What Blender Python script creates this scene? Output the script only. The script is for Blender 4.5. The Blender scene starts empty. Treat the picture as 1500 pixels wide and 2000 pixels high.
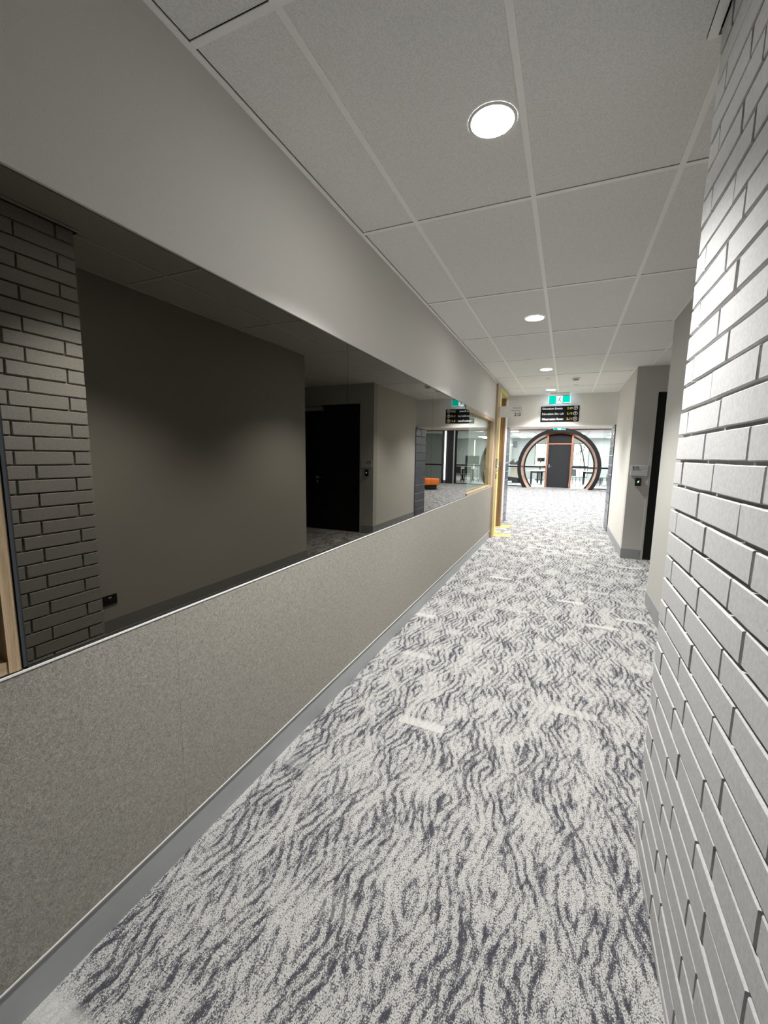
import bpy, bmesh, math, random
from mathutils import Matrix, Vector

random.seed(7)
S = bpy.context.scene
COL = S.collection

# ------------------------------------------------------------------ camera
cam_data = bpy.data.cameras.new('camera')
cam = bpy.data.objects.new('camera', cam_data)
COL.objects.link(cam)
F_PX, YAW, PITCH, ROLL = 815.3, -0.4075, -0.1366, 0.0142
cam_data.sensor_fit = 'HORIZONTAL'
cam_data.sensor_width = 36.0
cam_data.lens = 36.0 * F_PX / 1500.0
cam_data.clip_start = 0.02
cam_data.clip_end = 200
fwd = Vector((math.sin(YAW) * math.cos(PITCH), math.cos(YAW) * math.cos(PITCH), math.sin(PITCH)))
r0 = Vector((math.cos(YAW), -math.sin(YAW), 0))
u0 = r0.cross(fwd)
rt = r0 * math.cos(ROLL) + u0 * math.sin(ROLL)
up = u0 * math.cos(ROLL) - r0 * math.sin(ROLL)
M = Matrix((rt, up, -fwd)).transposed().to_4x4()
M.translation = Vector((0, 0, 1.44))
cam.matrix_world = M
S.camera = cam

# ------------------------------------------------------------------ world, exposure
W = bpy.data.worlds.new('sky')
S.world = W
W.use_nodes = True
bg = W.node_tree.nodes['Background']
bg.inputs[0].default_value = (0.93, 0.97, 1.0, 1)
bg.inputs[1].default_value = 3.0
S.view_settings.view_transform = 'Standard'
S.view_settings.look = 'None'
S.view_settings.exposure = 0.47
S.view_settings.gamma = 1.0
S.view_settings.use_curve_mapping = False

# lamp powers (used by the lamp builders below)
DOWNLIGHT_W = 205.0
DOWNLIGHT_DISC = 60.0
FOYER_W = 84.0
MEETING_W = 125.0
WORKSHOP_W = 25.0

# ------------------------------------------------------------------ dimensions
XL = -1.1663          # corridor face of the left wall
XR = 0.815            # painted walls on the other side
XP = 0.331            # face of the painted brick pier
H = 2.682             # ceiling
YPIER = 1.657         # far edge of the pier
YA = 4.69             # alcove begins
YF = 6.82             # wall with door 2.13
YB = 9.2              # bulkhead
YB2 = 9.8
YG = 21.4             # glazed wall with the round portal
GX = [-1.4305 + 0.6 * i for i in range(0, 9)]      # long tees
GY = [1.11 + 1.2 * j for j in range(-4, 8)]         # cross tees


# ------------------------------------------------------------------ node helpers
class NT:
    def __init__(self, name):
        self.m = bpy.data.materials.new(name)
        self.m.use_nodes = True
        self.t = self.m.node_tree
        self.t.nodes.clear()
        self.out = self.t.nodes.new('ShaderNodeOutputMaterial')

    def n(self, typ, **kw):
        nd = self.t.nodes.new(typ)
        for k, v in kw.items():
            setattr(nd, k, v)
        return nd

    def put(self, sock, v):
        if v is None:
            return
        if hasattr(v, 'is_output') or isinstance(v, bpy.types.NodeSocket):
            self.t.links.new(v, sock)
        else:
            if isinstance(v, tuple) and len(v) == 3 and sock.type == 'RGBA':
                v = v + (1,)
            sock.default_value = v

    def math(self, op, a, b=None, c=None, clamp=False):
        nd = self.n('ShaderNodeMath', operation=op, use_clamp=clamp)
        for i, v in enumerate((a, b, c)):
            if v is not None:
                self.put(nd.inputs[i], v)
        return nd.outputs[0]

    def noise(self, vec, scale, detail=2.0, rough=0.5, dist=0.0):
        nd = self.n('ShaderNodeTexNoise')
        self.put(nd.inputs['Vector'], vec)
        nd.inputs['Scale'].default_value = scale
        nd.inputs['Detail'].default_value = detail
        nd.inputs['Roughness'].default_value = rough
        nd.inputs['Distortion'].default_value = dist
        return nd.outputs[0]

    def ramp(self, v, lo, hi, a=0.0, b=1.0, smooth=True):
        nd = self.n('ShaderNodeMapRange')
        nd.interpolation_type = 'SMOOTHSTEP' if smooth else 'LINEAR'
        self.put(nd.inputs[0], v)
        nd.inputs[1].default_value = lo
        nd.inputs[2].default_value = hi
        nd.inputs[3].default_value = a
        nd.inputs[4].default_value = b
        return nd.outputs[0]

    def mix(self, f, a, b):
        nd = self.n('ShaderNodeMix', data_type='RGBA')
        self.put(nd.inputs[0], f)
        self.put(nd.inputs[6], a)
        self.put(nd.inputs[7], b)
        return nd.outputs[2]

    def pos(self):
        return self.n('ShaderNodeNewGeometry').outputs['Position']

    def objc(self):
        return self.n('ShaderNodeTexCoord').outputs['Object']

    def mapv(self, vec, scale=(1, 1, 1), loc=(0, 0, 0), rot=(0, 0, 0)):
        nd = self.n('ShaderNodeMapping')
        self.put(nd.inputs[0], vec)
        nd.inputs['Scale'].default_value = scale
        nd.inputs['Location'].default_value = loc
        nd.inputs['Rotation'].default_value = rot
        return nd.outputs[0]

    def bump(self, h, dist, strength=1.0):
        nd = self.n('ShaderNodeBump')
        self.put(nd.inputs['Height'], h)
        nd.inputs['Distance'].default_value = dist
        nd.inputs['Strength'].default_value = strength
        return nd.outputs[0]

    def bsdf(self, color, rough=0.5, metal=0.0, spec=0.5, normal=None, **kw):
        nd = self.n('ShaderNodeBsdfPrincipled')
        self.put(nd.inputs['Base Color'], color)
        self.put(nd.inputs['Roughness'], rough)
        self.put(nd.inputs['Metallic'], metal)
        self.put(nd.inputs['Specular IOR Level'], spec)
        if normal is not None:
            self.put(nd.inputs['Normal'], normal)
        for k, v in kw.items():
            self.put(nd.inputs[k], v)
        self.t.links.new(nd.outputs[0], self.out.inputs[0])
        return self.m


def plain(name, color, rough=0.5, metal=0.0, spec=0.5, grain=0.03, scale=40.0, bump=0.0):
    t = NT(name)
    nz = t.noise(t.pos(), scale, 3.0)
    f = t.ramp(nz, 0.3, 0.7, 1 - grain, 1 + grain, False)
    vm = t.n('ShaderNodeVectorMath', operation='SCALE')
    vm.inputs[0].default_value = color
    t.put(vm.inputs['Scale'], f)
    nrm = t.bump(nz, bump) if bump else None
    return t.bsdf(vm.outputs[0], rough, metal, spec, nrm)


def emit(name, color, strength):
    t = NT(name)
    e = t.n('ShaderNodeEmission')
    e.inputs[0].default_value = color + (1,)
    e.inputs[1].default_value = strength
    t.t.links.new(e.outputs[0], t.out.inputs[0])
    return t.m


def glass(name, tint):
    t = NT(name)
    tr = t.n('ShaderNodeBsdfTransparent')
    tr.inputs[0].default_value = tint + (1,)
    gl = t.n('ShaderNodeBsdfGlossy')
    gl.inputs['Roughness'].default_value = 0.0
    fr = t.n('ShaderNodeFresnel')
    fr.inputs[0].default_value = 1.6
    gm = t.n('ShaderNodeNewGeometry')          # the pane is one sheet: it mirrors on the side that is looked at, once
    fac = t.math('MULTIPLY', fr.outputs[0], t.math('SUBTRACT', 1.0, gm.outputs['Backfacing']))
    mx = t.n('ShaderNodeMixShader')
    t.t.links.new(fac, mx.inputs[0])
    t.t.links.new(tr.outputs[0], mx.inputs[1])
    t.t.links.new(gl.outputs[0], mx.inputs[2])
    t.t.links.new(mx.outputs[0], t.out.inputs[0])
    return t.m


def carpet_mat():
    """Loop-pile carpet planks: pale grey with charcoal animal-print stripes that form diamonds."""
    t = NT('carpet_planks')
    p = t.pos()
    sep = t.n('ShaderNodeSeparateXYZ')
    t.put(sep.inputs[0], p)
    wob = t.noise(p, 9.0, 2.0)
    wob2 = t.noise(t.mapv(p, loc=(7.3, 2.1, 0)), 7.0, 2.0)
    x = sep.outputs[0]
    y = sep.outputs[1]
    PW, PL = 0.25, 1.0
    ix = t.math('FLOOR', t.math('DIVIDE', x, PW))
    h1 = t.n('ShaderNodeTexWhiteNoise', noise_dimensions='1D')
    t.put(h1.inputs['W'], ix)
    yo = t.math('ADD', y, h1.outputs[0])
    iy = t.math('FLOOR', t.math('DIVIDE', yo, PL))
    cmb = t.n('ShaderNodeCombineXYZ')
    t.put(cmb.inputs[0], ix)
    t.put(cmb.inputs[1], iy)
    h2 = t.n('ShaderNodeTexWhiteNoise', noise_dimensions='3D')
    t.put(h2.inputs['Vector'], cmb.outputs[0])
    rnd = h2.outputs[0]
    hc = t.n('ShaderNodeSeparateColor')
    t.put(hc.inputs[0], h2.outputs[1])
    u = t.math('SUBTRACT', t.math('FRACT', t.math('DIVIDE', x, PW)), 0.5)       # -0.5 .. 0.5 across the plank
    uw = t.math('ADD', u, t.math('MULTIPLY', t.math('SUBTRACT', wob, 0.5), 0.24))
    vy = t.math('ADD', y, t.math('MULTIPLY', t.math('SUBTRACT', wob2, 0.5), 0.09))
    v = t.math('PINGPONG', t.math('ADD', vy, t.math('MULTIPLY', rnd, 3.0)), 0.21)  # zig-zag along the plank
    d = t.math('ADD', t.math('MULTIPLY', t.math('ABSOLUTE', uw), 6.6), t.math('MULTIPLY', v, 9.0))
    d = t.math('ADD', d, t.math('MULTIPLY', hc.outputs[0], 1.0))
    st = t.math('SINE', t.math('MULTIPLY', d, 2 * math.pi))
    stripe = t.ramp(st, -0.1, 0.95)
    # where the print is strong and where it fades out
    patch = t.noise(t.mapv(p, scale=(5.0, 2.2, 1)), 1.6, 4.0, 0.65)
    pm = t.ramp(patch, 0.36, 0.60)
    # brush strokes longer along the plank, and yarn speckle
    stroke = t.ramp(t.noise(t.mapv(p, scale=(1.0, 0.16, 1.0), rot=(0, 0, 0.12)), 42.0, 3.0, 0.62, 0.5), 0.46, 0.66)
    sp = t.noise(t.mapv(p, scale=(1.0, 0.7, 1.0)), 300.0, 2.0, 0.7)
    sp2 = t.noise(t.mapv(p, scale=(1.0, 0.5, 1.0)), 95.0, 3.0, 0.65)
    ink = t.math('MULTIPLY', stripe, t.math('MULTIPLY_ADD', pm, 0.30, 0.10))
    ink = t.math('ADD', ink, t.math('MULTIPLY', stroke, t.math('MULTIPLY_ADD', pm, 0.26, 0.16)))
    ink = t.math('ADD', ink, t.math('MULTIPLY', t.math('SUBTRACT', sp2, 0.5), 1.6))
    ink = t.math('ADD', ink, t.math('MULTIPLY', t.math('SUBTRACT', sp, 0.5), 3.0))
    ink = t.math('ADD', ink, t.math('MULTIPLY', pm, 0.13))
    k = t.ramp(ink, -0.06, 0.56)
    # pale plain band at some plank ends
    e = t.math('FRACT', t.math('DIVIDE', yo, PL))
    band = t.math('MULTIPLY', t.ramp(e, 0.045, 0.085, 1.0, 0.0), t.ramp(hc.outputs[1], 0.56, 0.85))
    k = t.math('MULTIPLY', k, t.math('SUBTRACT', 1.0, t.math('MULTIPLY', band, 0.75)))
    base = t.mix(t.ramp(sp2, 0.35, 0.65), (0.46, 0.455, 0.435), (0.59, 0.585, 0.56))
    dark = t.mix(t.ramp(sp, 0.35, 0.65), (0.030, 0.031, 0.041), (0.085, 0.087, 0.102))
    col = t.mix(k, base, dark)
    nrm = t.bump(sp, 0.004, 0.6)
    return t.bsdf(col, 0.95, 0, 0.1, nrm)


def fabric_mat():
    t = NT('pinboard_fabric')
    p = t.pos()
    a = t.noise(p, 130.0, 3.0, 0.65, 1.2)
    b = t.noise(p, 420.0, 2.0, 0.6, 0.8)
    f = t.math('ADD', t.math('MULTIPLY', a, 0.6), t.math('MULTIPLY', b, 0.5))
    col = t.mix(t.ramp(f, 0.38, 0.74), (0.185, 0.175, 0.152), (0.40, 0.382, 0.338))
    return t.bsdf(col, 0.9, 0, 0.2, t.bump(f, 0.002, 0.5))


def timber_mat(name, c1, c2, vertical=True):
    t = NT(name)
    p = t.pos()
    sc = (26, 26, 1.3) if vertical else (26, 1.3, 26)
    a = t.noise(t.mapv(p, scale=sc), 2.2, 5.0, 0.6, 0.6)
    b = t.noise(t.mapv(p, scale=sc), 13.0, 3.0, 0.6)
    f = t.math('ADD', t.math('MULTIPLY', a, 0.7), t.math('MULTIPLY', b, 0.3))
    col = t.mix(t.ramp(f, 0.36, 0.64), c1, c2)
    return t.bsdf(col, 0.45, 0, 0.4, t.bump(b, 0.0006))


def tile_mat():
    t = NT('ceiling_tile_fissured')
    p = t.pos()
    a = t.noise(p, 260.0, 2.0, 0.6)
    b = t.noise(p, 30.0, 2.0)
    col = t.mix(t.ramp(a, 0.36, 0.6), (0.70, 0.695, 0.67), (0.82, 0.815, 0.79))
    return t.bsdf(col, 0.9, 0, 0.2, t.bump(a, 0.0012, 0.6))


def brick_mat():
    t = NT('painted_brick')
    p = t.pos()
    a = t.noise(p, 90.0, 4.0, 0.6)
    pit = t.n('ShaderNodeTexVoronoi')
    t.put(pit.inputs['Vector'], p)
    pit.inputs['Scale'].default_value = 26.0
    hole = t.ramp(pit.outputs[0], 0.03, 0.09)
    h = t.math('ADD', t.math('MULTIPLY', a, 0.5), t.math('MULTIPLY', hole, 0.5))
    col = t.mix(t.ramp(a, 0.35, 0.65), (0.46, 0.46, 0.457), (0.52, 0.52, 0.517))
    return t.bsdf(col, 0.5, 0, 0.35, t.bump(h, 0.0018, 0.55))


def block_mat():
    t = NT('glazed_navy_block')
    p = t.pos()
    a = t.noise(p, 28.0, 4.0, 0.65, 0.5)
    col = t.mix(t.ramp(a, 0.35, 0.7), (0.012, 0.016, 0.036), (0.045, 0.05, 0.085))
    return t.bsdf(col, 0.22, 0, 0.7, t.bump(a, 0.004, 0.7))


MAT = dict(
    carpet=carpet_mat(),
    vinyl=plain('pale_vinyl_floor', (0.62, 0.65, 0.66), 0.35, grain=0.03, scale=6),
    paint_left=plain('warm_grey_wall_paint', (0.60, 0.58, 0.54), 0.6, spec=0.3, grain=0.025, scale=260, bump=0.0006),
    paint=plain('taupe_wall_paint', (0.47, 0.46, 0.43), 0.6, spec=0.3, grain=0.025, scale=260, bump=0.0006),
    paint_pale=plain('pale_wall_paint', (0.62, 0.61, 0.58), 0.6, spec=0.3, grain=0.02, scale=260, bump=0.0005),
    white=plain('white_paint', (0.74, 0.73, 0.71), 0.5, grain=0.01),
    dark_base=plain('dark_grey_vinyl_base', (0.27, 0.275, 0.28), 0.45, grain=0.02, scale=20),
    grey_base=plain('grey_vinyl_base', (0.33, 0.34, 0.345), 0.45, grain=0.02, scale=20),
    fabric=fabric_mat(),
    tile=tile_mat(),
    tee=plain('white_metal_tee', (0.88, 0.875, 0.85), 0.45, spec=0.4, grain=0.01),
    plenum=plain('dark_plenum', (0.02, 0.02, 0.02), 0.9),
    brick=brick_mat(),
    mortar=plain('painted_mortar', (0.40, 0.39, 0.375), 0.8, grain=0.12, scale=120, bump=0.002),
    block=block_mat(),
    block_joint=plain('dark_block_joint', (0.012, 0.013, 0.02), 0.7),
    timber=timber_mat('oak_veneer', (0.32, 0.225, 0.13), (0.50, 0.375, 0.235)),
    timber_h=timber_mat('oak_veneer_rail', (0.32, 0.225, 0.13), (0.50, 0.375, 0.235), False),
    timber_d=timber_mat('brown_oak', (0.17, 0.085, 0.038), (0.30, 0.17, 0.085)),
    tape=plain('yellow_masking_tape', (0.80, 0.69, 0.12), 0.6, grain=0.05, scale=50),
    tape_green=plain('lime_tape', (0.50, 0.55, 0.06), 0.6, grain=0.05, scale=50),
    mirror=NT('dark_mirror_glass').bsdf((0.128, 0.118, 0.099), 0.0, 1.0),
    black_edge=plain('black_edge', (0.008, 0.009, 0.012), 0.5),
    slate=plain('slate_channel', (0.05, 0.056, 0.066), 0.4, 0.3),
    alu=plain('satin_aluminium', (0.62, 0.62, 0.61), 0.3, 0.8, grain=0.02),
    steel=plain('brushed_steel', (0.5, 0.5, 0.5), 0.28, 1.0, grain=0.03),
    black=plain('black_door_laminate', (0.010, 0.0095, 0.009), 0.55, spec=0.25),
    charcoal=plain('charcoal_laminate', (0.020, 0.021, 0.024), 0.5, spec=0.25),
    black_metal=plain('black_powder_coat', (0.006, 0.006, 0.007), 0.5, spec=0.25),
    copper_pale=plain('pale_copper_band', (0.62, 0.42, 0.35), 0.4, 0.3, grain=0.03, scale=8),
    copper=plain('copper_laminate', (0.46, 0.195, 0.105), 0.27, 0.65, grain=0.05, scale=8),
    orange=plain('orange_upholstery', (0.78, 0.19, 0.025), 0.8, grain=0.06, scale=300),
    screen=plain('black_screen', (0.004, 0.004, 0.005), 0.15),
    plastic_black=plain('black_plastic', (0.010, 0.010, 0.011), 0.3),
    plastic_white=plain('white_plastic', (0.72, 0.715, 0.69), 0.4, grain=0.01),
    sign_black=plain('sign_black', (0.004, 0.004, 0.005), 0.5, spec=0.15),
    sign_grey=plain('sign_grey', (0.50, 0.50, 0.52), 0.4),
    sign_pale=plain('sign_pale', (0.80, 0.79, 0.765), 0.4),
    ink=plain('ink_black', (0.01, 0.01, 0.01), 0.6),
    ink_grey=plain('ink_grey', (0.12, 0.12, 0.12), 0.6),
    ink_white=plain('ink_white', (0.80, 0.80, 0.80), 0.6),
    ink_yellow=plain('ink_yellow', (0.62, 0.56, 0.12), 0.6),
    glass=glass('clear_glass', (0.93, 0.96, 0.94)),
    glass_green=glass('green_tinted_glass', (0.78, 0.86, 0.80)),
    lamp=emit('led_diffuser', (1.0, 0.99, 0.96), DOWNLIGHT_DISC),
    panel_lamp=emit('led_panel', (0.97, 1.0, 0.99), 7.0),
    strip_lamp=emit('led_strip', (0.98, 0.98, 1.0), 6.0),
    exit_green=emit('exit_green', (0.0, 0.58, 0.42), 1.0),
    exit_white=emit('exit_white', (0.93, 1.0, 1.0), 1.5),
    exit_edge=emit('exit_edge', (0.66, 0.85, 1.0), 3.0),
    led_green=emit('led_green', (0.45, 1.0, 0.55), 1.5),
    wall_mid=plain('mid_grey_wall', (0.42, 0.44, 0.43), 0.7),
    chair_grey=plain('grey_chair_shell', (0.20, 0.21, 0.23), 0.5),
    beige=plain('beige_laminate', (0.55, 0.48, 0.38), 0.5),
    leaf=plain('leaf_green', (0.06, 0.11, 0.035), 0.6),
    bark=plain('bark', (0.10, 0.08, 0.06), 0.8),
)


# ------------------------------------------------------------------ mesh helpers
def link(o, parent=None):
    COL.objects.link(o)
    if parent is not None:
        o.parent = parent
    return o


def obj(name, mesh, mat=None, parent=None, kind=None, label=None):
    """ONE mesh object; mesh coordinates are world coordinates minus the parent's location."""
    o = bpy.data.objects.new(name, mesh)
    if mat is not None and not mesh.materials:
        mesh.materials.append(MAT[mat] if isinstance(mat, str) else mat)
    link(o, parent)
    if kind:
        o['kind'] = kind
    if label:
        o['label'] = label
    return o


class MB:
    """Collects simple shapes into one mesh."""

    def __init__(self):
        self.bm = bmesh.new()

    def box(self, x0, x1, y0, y1, z0, z1):
        vs = [self.bm.verts.new(c) for c in ((x0, y0, z0), (x1, y0, z0), (x1, y1, z0), (x0, y1, z0),
                                             (x0, y0, z1), (x1, y0, z1), (x1, y1, z1), (x0, y1, z1))]
        for f in ((0, 3, 2, 1), (4, 5, 6, 7), (0, 1, 5, 4), (1, 2, 6, 5), (2, 3, 7, 6), (3, 0, 4, 7)):
            self.bm.faces.new([vs[i] for i in f])
        return self

    def prism(self, pts, axis, a, b):
        """polygon pts in the plane across axis, extruded from a to b."""
        def mk(p, t):
            if axis == 'x':
                return (t, p[0], p[1])
            if axis == 'y':
                return (p[0], t, p[1])
            return (p[0], p[1], t)
        A = [self.bm.verts.new(mk(p, a)) for p in pts]
        B = [self.bm.verts.new(mk(p, b)) for p in pts]
        n = len(pts)
        self.bm.faces.new(A)
        self.bm.faces.new(B[::-1])
        for i in range(n):
            self.bm.faces.new([A[i], B[i], B[(i + 1) % n], A[(i + 1) % n]])
        return self

    def lathe(self, prof, c, n=32, axis='z'):
        """prof: list of (radius, height) ; closed at both ends when radius is 0."""
        rings = []
        for r, h in prof:
            if r < 1e-6:
                rings.append([self.bm.verts.new((c[0], c[1], c[2] + h) if axis == 'z' else (c[0], c[1] + h, c[2]))])
                continue
            ring = []
            for i in range(n):
                a = 2 * math.pi * i / n
                if axis == 'z':
                    ring.append(self.bm.verts.new((c[0] + r * math.cos(a), c[1] + r * math.sin(a), c[2] + h)))
                else:
                    ring.append(self.bm.verts.new((c[0] + r * math.cos(a), c[1] + h, c[2] + r * math.sin(a))))
            rings.append(ring)
        for A, B in zip(rings, rings[1:]):
            for i in range(n):
                j = (i + 1) % n
                if len(A) == 1 and len(B) == 1:
                    continue
                if len(A) == 1:
                    self.bm.faces.new([A[0], B[i], B[j]])
                elif len(B) == 1:
                    self.bm.faces.new([A[i], B[0], A[j]])
                else:
                    self.bm.faces.new([A[i], B[i], B[j], A[j]])
        return self

    def tube(self, pts, r, n=8):
        pts = [Vector(p) for p in pts]
        rings = []
        for i, p in enumerate(pts):
            d = (pts[min(i + 1, len(pts) - 1)] - pts[max(i - 1, 0)]).normalized()
            a = d.orthogonal().normalized() if i == 0 else (self._a - d * self._a.dot(d)).normalized()
            self._a = a
            b = d.cross(a)
            rings.append([self.bm.verts.new(p + (a * math.cos(2 * math.pi * k / n) + b * math.sin(2 * math.pi * k / n)) * r) for k in range(n)])
        for A, B in zip(rings, rings[1:]):
            for k in range(n):
                self.bm.faces.new([A[k], A[(k + 1) % n], B[(k + 1) % n], B[k]])
        self.bm.faces.new(rings[0][::-1])
        self.bm.faces.new(rings[-1])
        return self

    def bevel(self, w, seg=2):
        bmesh.ops.bevel(self.bm, geom=list(self.bm.edges), offset=w, segments=seg, affect='EDGES', profile=0.5)
        return self

    def move(self, v):
        bmesh.ops.translate(self.bm, vec=Vector(v), verts=self.bm.verts)
        return self

    def mesh(self, name, smooth=False):
        bmesh.ops.recalc_face_normals(self.bm, faces=self.bm.faces)
        me = bpy.data.meshes.new(name)
        self.bm.to_mesh(me)
        self.bm.free()
        if smooth:
            me.polygons.foreach_set('use_smooth', [True] * len(me.polygons))
            me.set_sharp_from_angle(angle=math.radians(35))
        return me

    def build(self, name, mat, parent=None, kind=None, label=None, smooth=False):
        if parent is not None:
            self.move(-parent.location)
        return obj(name, self.mesh(name, smooth), mat, parent, kind, label)


def box(name, mat, x0, x1, y0, y1, z0, z1, parent=None, kind=None, label=None, bev=0.0):
    m = MB().box(x0, x1, y0, y1, z0, z1)
    if bev:
        m.bevel(bev)
    return m.build(name, mat, parent, kind, label)


def thing(name, label, cat, loc=(0, 0, 0), group=None):
    o = bpy.data.objects.new(name, None)
    o.location = loc
    o.empty_display_size = 0.05
    link(o)
    o['label'] = label
    o['category'] = cat
    if group:
        o['group'] = group
    return o


def tag(o, label, cat, group=None):
    o['label'] = label
    o['category'] = cat
    if group:
        o['group'] = group
    return o


def struct(name, mb, mat):
    return mb.build(name, mat, None, 'structure')


def text_mesh(body, bold=0.0, align='LEFT', space=1.0):
    cu = bpy.data.curves.new('lettering', 'FONT')
    cu.body = body
    cu.align_x = align
    cu.offset = bold
    cu.space_line = space
    cu.extrude = 0.01
    cu.resolution_u = 3
    tmp = bpy.data.objects.new('tmp_text', cu)
    COL.objects.link(tmp)
    dg = bpy.context.evaluated_depsgraph_get()
    dg.update()
    me = bpy.data.meshes.new_from_object(tmp.evaluated_get(dg))
    bpy.data.objects.remove(tmp)
    bpy.data.curves.remove(cu)
    return me


def lettering(body, x0, x1, zbase, y, mat, parent, bold=0.0, capheight=None, name='lettering'):
    """text facing -Y that fills x0..x1, its baseline at zbase."""
    me = text_mesh(body, bold)
    xs = [v.co.x for v in me.vertices]
    ys = [v.co.y for v in me.vertices]
    zs = [v.co.z for v in me.vertices]
    sx = (x1 - x0) / (max(xs) - min(xs))
    sy = capheight / 0.70 if capheight else sx
    mx, mz = min(xs), max(zs) - min(zs)
    for v in me.vertices:
        X = x0 + (v.co.x - mx) * sx
        Z = zbase + v.co.y * sy
        Y = y - 0.0012 * (v.co.z - min(zs)) / mz
        v.co = Vector((X, Y, Z)) - parent.location
    me.name = name
    me.materials.clear()
    return obj(name, me, mat, parent, 'stuff')


# ================================================================== SETTING
# ---- floors
struct('floor', MB().box(-6.2, 6.2, -3.0, YG - 0.02, -0.12, 0.0), 'carpet')
struct('floor_meeting_room', MB().box(-6.2, 6.2, YG - 0.02, 30.2, -0.12, 0.0), 'vinyl')

# ---- ceiling of the corridor: tees, wall angles and lay-in tiles
ceil = struct('ceiling', MB().box(-1.30, 3.0, -3.0, YB + 0.05, 2.77, 2.86), 'plenum')
TW = 0.012
for gx in GX[1:]:
    if gx > 2.9:
        continue
    y0 = -3.0 if gx < XP else YPIER + 0.03
    if gx > XR + 0.02:
        y0 = YA
    y1 = YF if gx > XR else YB
    box('long_tee', 'tee', gx - TW, gx + TW, y0, y1, H, H + 0.004, ceil)
for gy in GY:
    if not -3 < gy < YB:
        continue
    x1 = XP if gy < YPIER else (XR if (gy < YA or gy > YF) else 2.7)
    box('cross_tee', 'tee', XL, x1, gy - TW, gy + TW, H + 0.0006, H + 0.0038, ceil)
wa = MB()
wa.box(XL, XL + 0.02, -3.0, YB, H - 0.001, H + 0.004)
wa.box(XP - 0.03, XP - 0.004, -3.0, 1.69, H - 0.001, H + 0.004)
wa.box(XR - 0.02, XR, YPIER, YA, H - 0.001, H + 0.004)
wa.box(XR - 0.02, XR, YF, YB, H - 0.001, H + 0.004)
wa.box(XR - 0.02, 2.7, YF - 0.02, YF, H - 0.001, H + 0.004)
wa.box(XL, XR, YB - 0.02, YB, H - 0.001, H + 0.004)
wa.build('wall_angle', 'tee', ceil)
TZ0, TZ1 = H + 0.0045, H + 0.022


def ceiling_tile(x0, x1, y0, y1):
    box('ceiling_tile', 'tile', x0, x1, y0, y1, TZ0, TZ1, ceil)


for i in range(len(GX) - 1):
    for j in range(len(GY) - 1):
        x0, x1 = GX[i] + 0.010, GX[i + 1] - 0.010
        y0, y1 = GY[j] + 0.008, GY[j + 1] - 0.0142
        x0 = max(x0, XL + 0.024)
        if y0 < -2.98:
            y0 = -2.98
        if y1 > YB:
            y1 = YB - 0.015
        if x1 - x0 < 0.05 or y1 - y0 < 0.05:
            continue
        if x0 > XR:                      # over the alcove
            if y1 < YA or y0 > YF:
                continue
            y0, y1 = max(y0, YA + 0.01), min(y1, YF - 0.015)
            if x1 > 2.7 or y1 - y0 < 0.05:
                x1 = 2.69
            if x1 - x0 > 0.05 and y1 - y0 > 0.05:
                ceiling_tile(x0, x1, y0, y1)
            continue
        if x1 > XR:                      # the column that the painted walls cut
            if y1 < YPIER:
                continue
            xe = XR - 0.006
            y0 = max(y0, YPIER + 0.01)
            if y1 < YA + 0.1 or y0 > YF:
                ceiling_tile(x0, xe, y0, y1)
            elif y1 < YF:
                ceiling_tile(x0, x1, y0, y1)
            else:                        # notched round the wall corner
                pts = [(x0, y0), (x1, y0), (x1, YF - 0.01), (xe, YF - 0.01), (xe, y1), (x0, y1)]
                MB().prism(pts, 'z', TZ0, TZ1).build('ceiling_tile', 'tile', ceil)
            continue
        if x1 > XP:                      # the column beside the pier
            if y1 < YPIER:
                ceiling_tile(x0, XP - 0.032, y0, y1)
                continue
            if y0 < YPIER:
                xa = XP - 0.032
                pts = [(x0, y0), (xa, y0), (xa, 1.69), (x1, 1.69), (x1, y1), (x0, y1)]
                MB().prism(pts, 'z', TZ0, TZ1).build('ceiling_tile', 'tile', ceil)
                continue
        if x0 > XP and y0 < YPIER:
            if y1 < YPIER:
                continue
            y0 = YPIER + 0.012
        ceiling_tile(x0, x1, y0, y1)

# ---- left wall: upper band, dado core, solid pieces, all cut round window and door
WZ0, WZ1 = 0.914, 2.057
DY0, DY1 = 7.44, 8.82           # door frame 2.12
wl = MB()
wl.box(-1.32, XL, -3.0, DY0, WZ1, 2.86)
wl.box(-1.32, XL - 0.010, -3.0, DY0, 0.0, WZ0 - 0.004)
wl.box(-1.32, XL, -3.0, -0.35, WZ0 - 0.004, WZ1)
wl.box(-1.32, XL, 7.38, DY0, WZ0 - 0.004, WZ1)
wl.box(-1.32, XL, DY0, DY1, 2.665, 2.86)
wl.box(-1.32, XL, DY1, 9.06, 0.0, 2.86)
wall_left = struct('wall_left', wl, 'paint_left')
edges = [-3.0, -2.65, -1.45, -0.25, 0.95, 2.15, 3.35, 4.55, 5.75, 6.95, DY0]
for a, b in zip(edges, edges[1:]):
    MB().box(XL - 0.0098, XL + 0.002, a + 0.0003, b - 0.0003, 0.135, WZ0 - 0.005).build('fabric_panel', 'fabric', wall_left)
box('edge_trim', 'white', XL - 0.0098, XL + 0.0045, -3.0, DY0, 0.1302, 0.1348, wall_left, label='thin bright metal edge strip')
box('sill_trim', 'white', XL - 0.0005, XL + 0.0045, -3.0, DY0, WZ0 - 0.0047, WZ0 - 0.0005, wall_left, label='thin bright metal edge strip')
bb = MB().box(XL - 0.0099, XL - 0.004, -3.0, DY0, 0.0, 0.127)
bb.box(XL, XL + 0.008, DY1, 9.05, 0.0, 0.127)
struct('baseboard_left', bb, 'grey_base')

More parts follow.
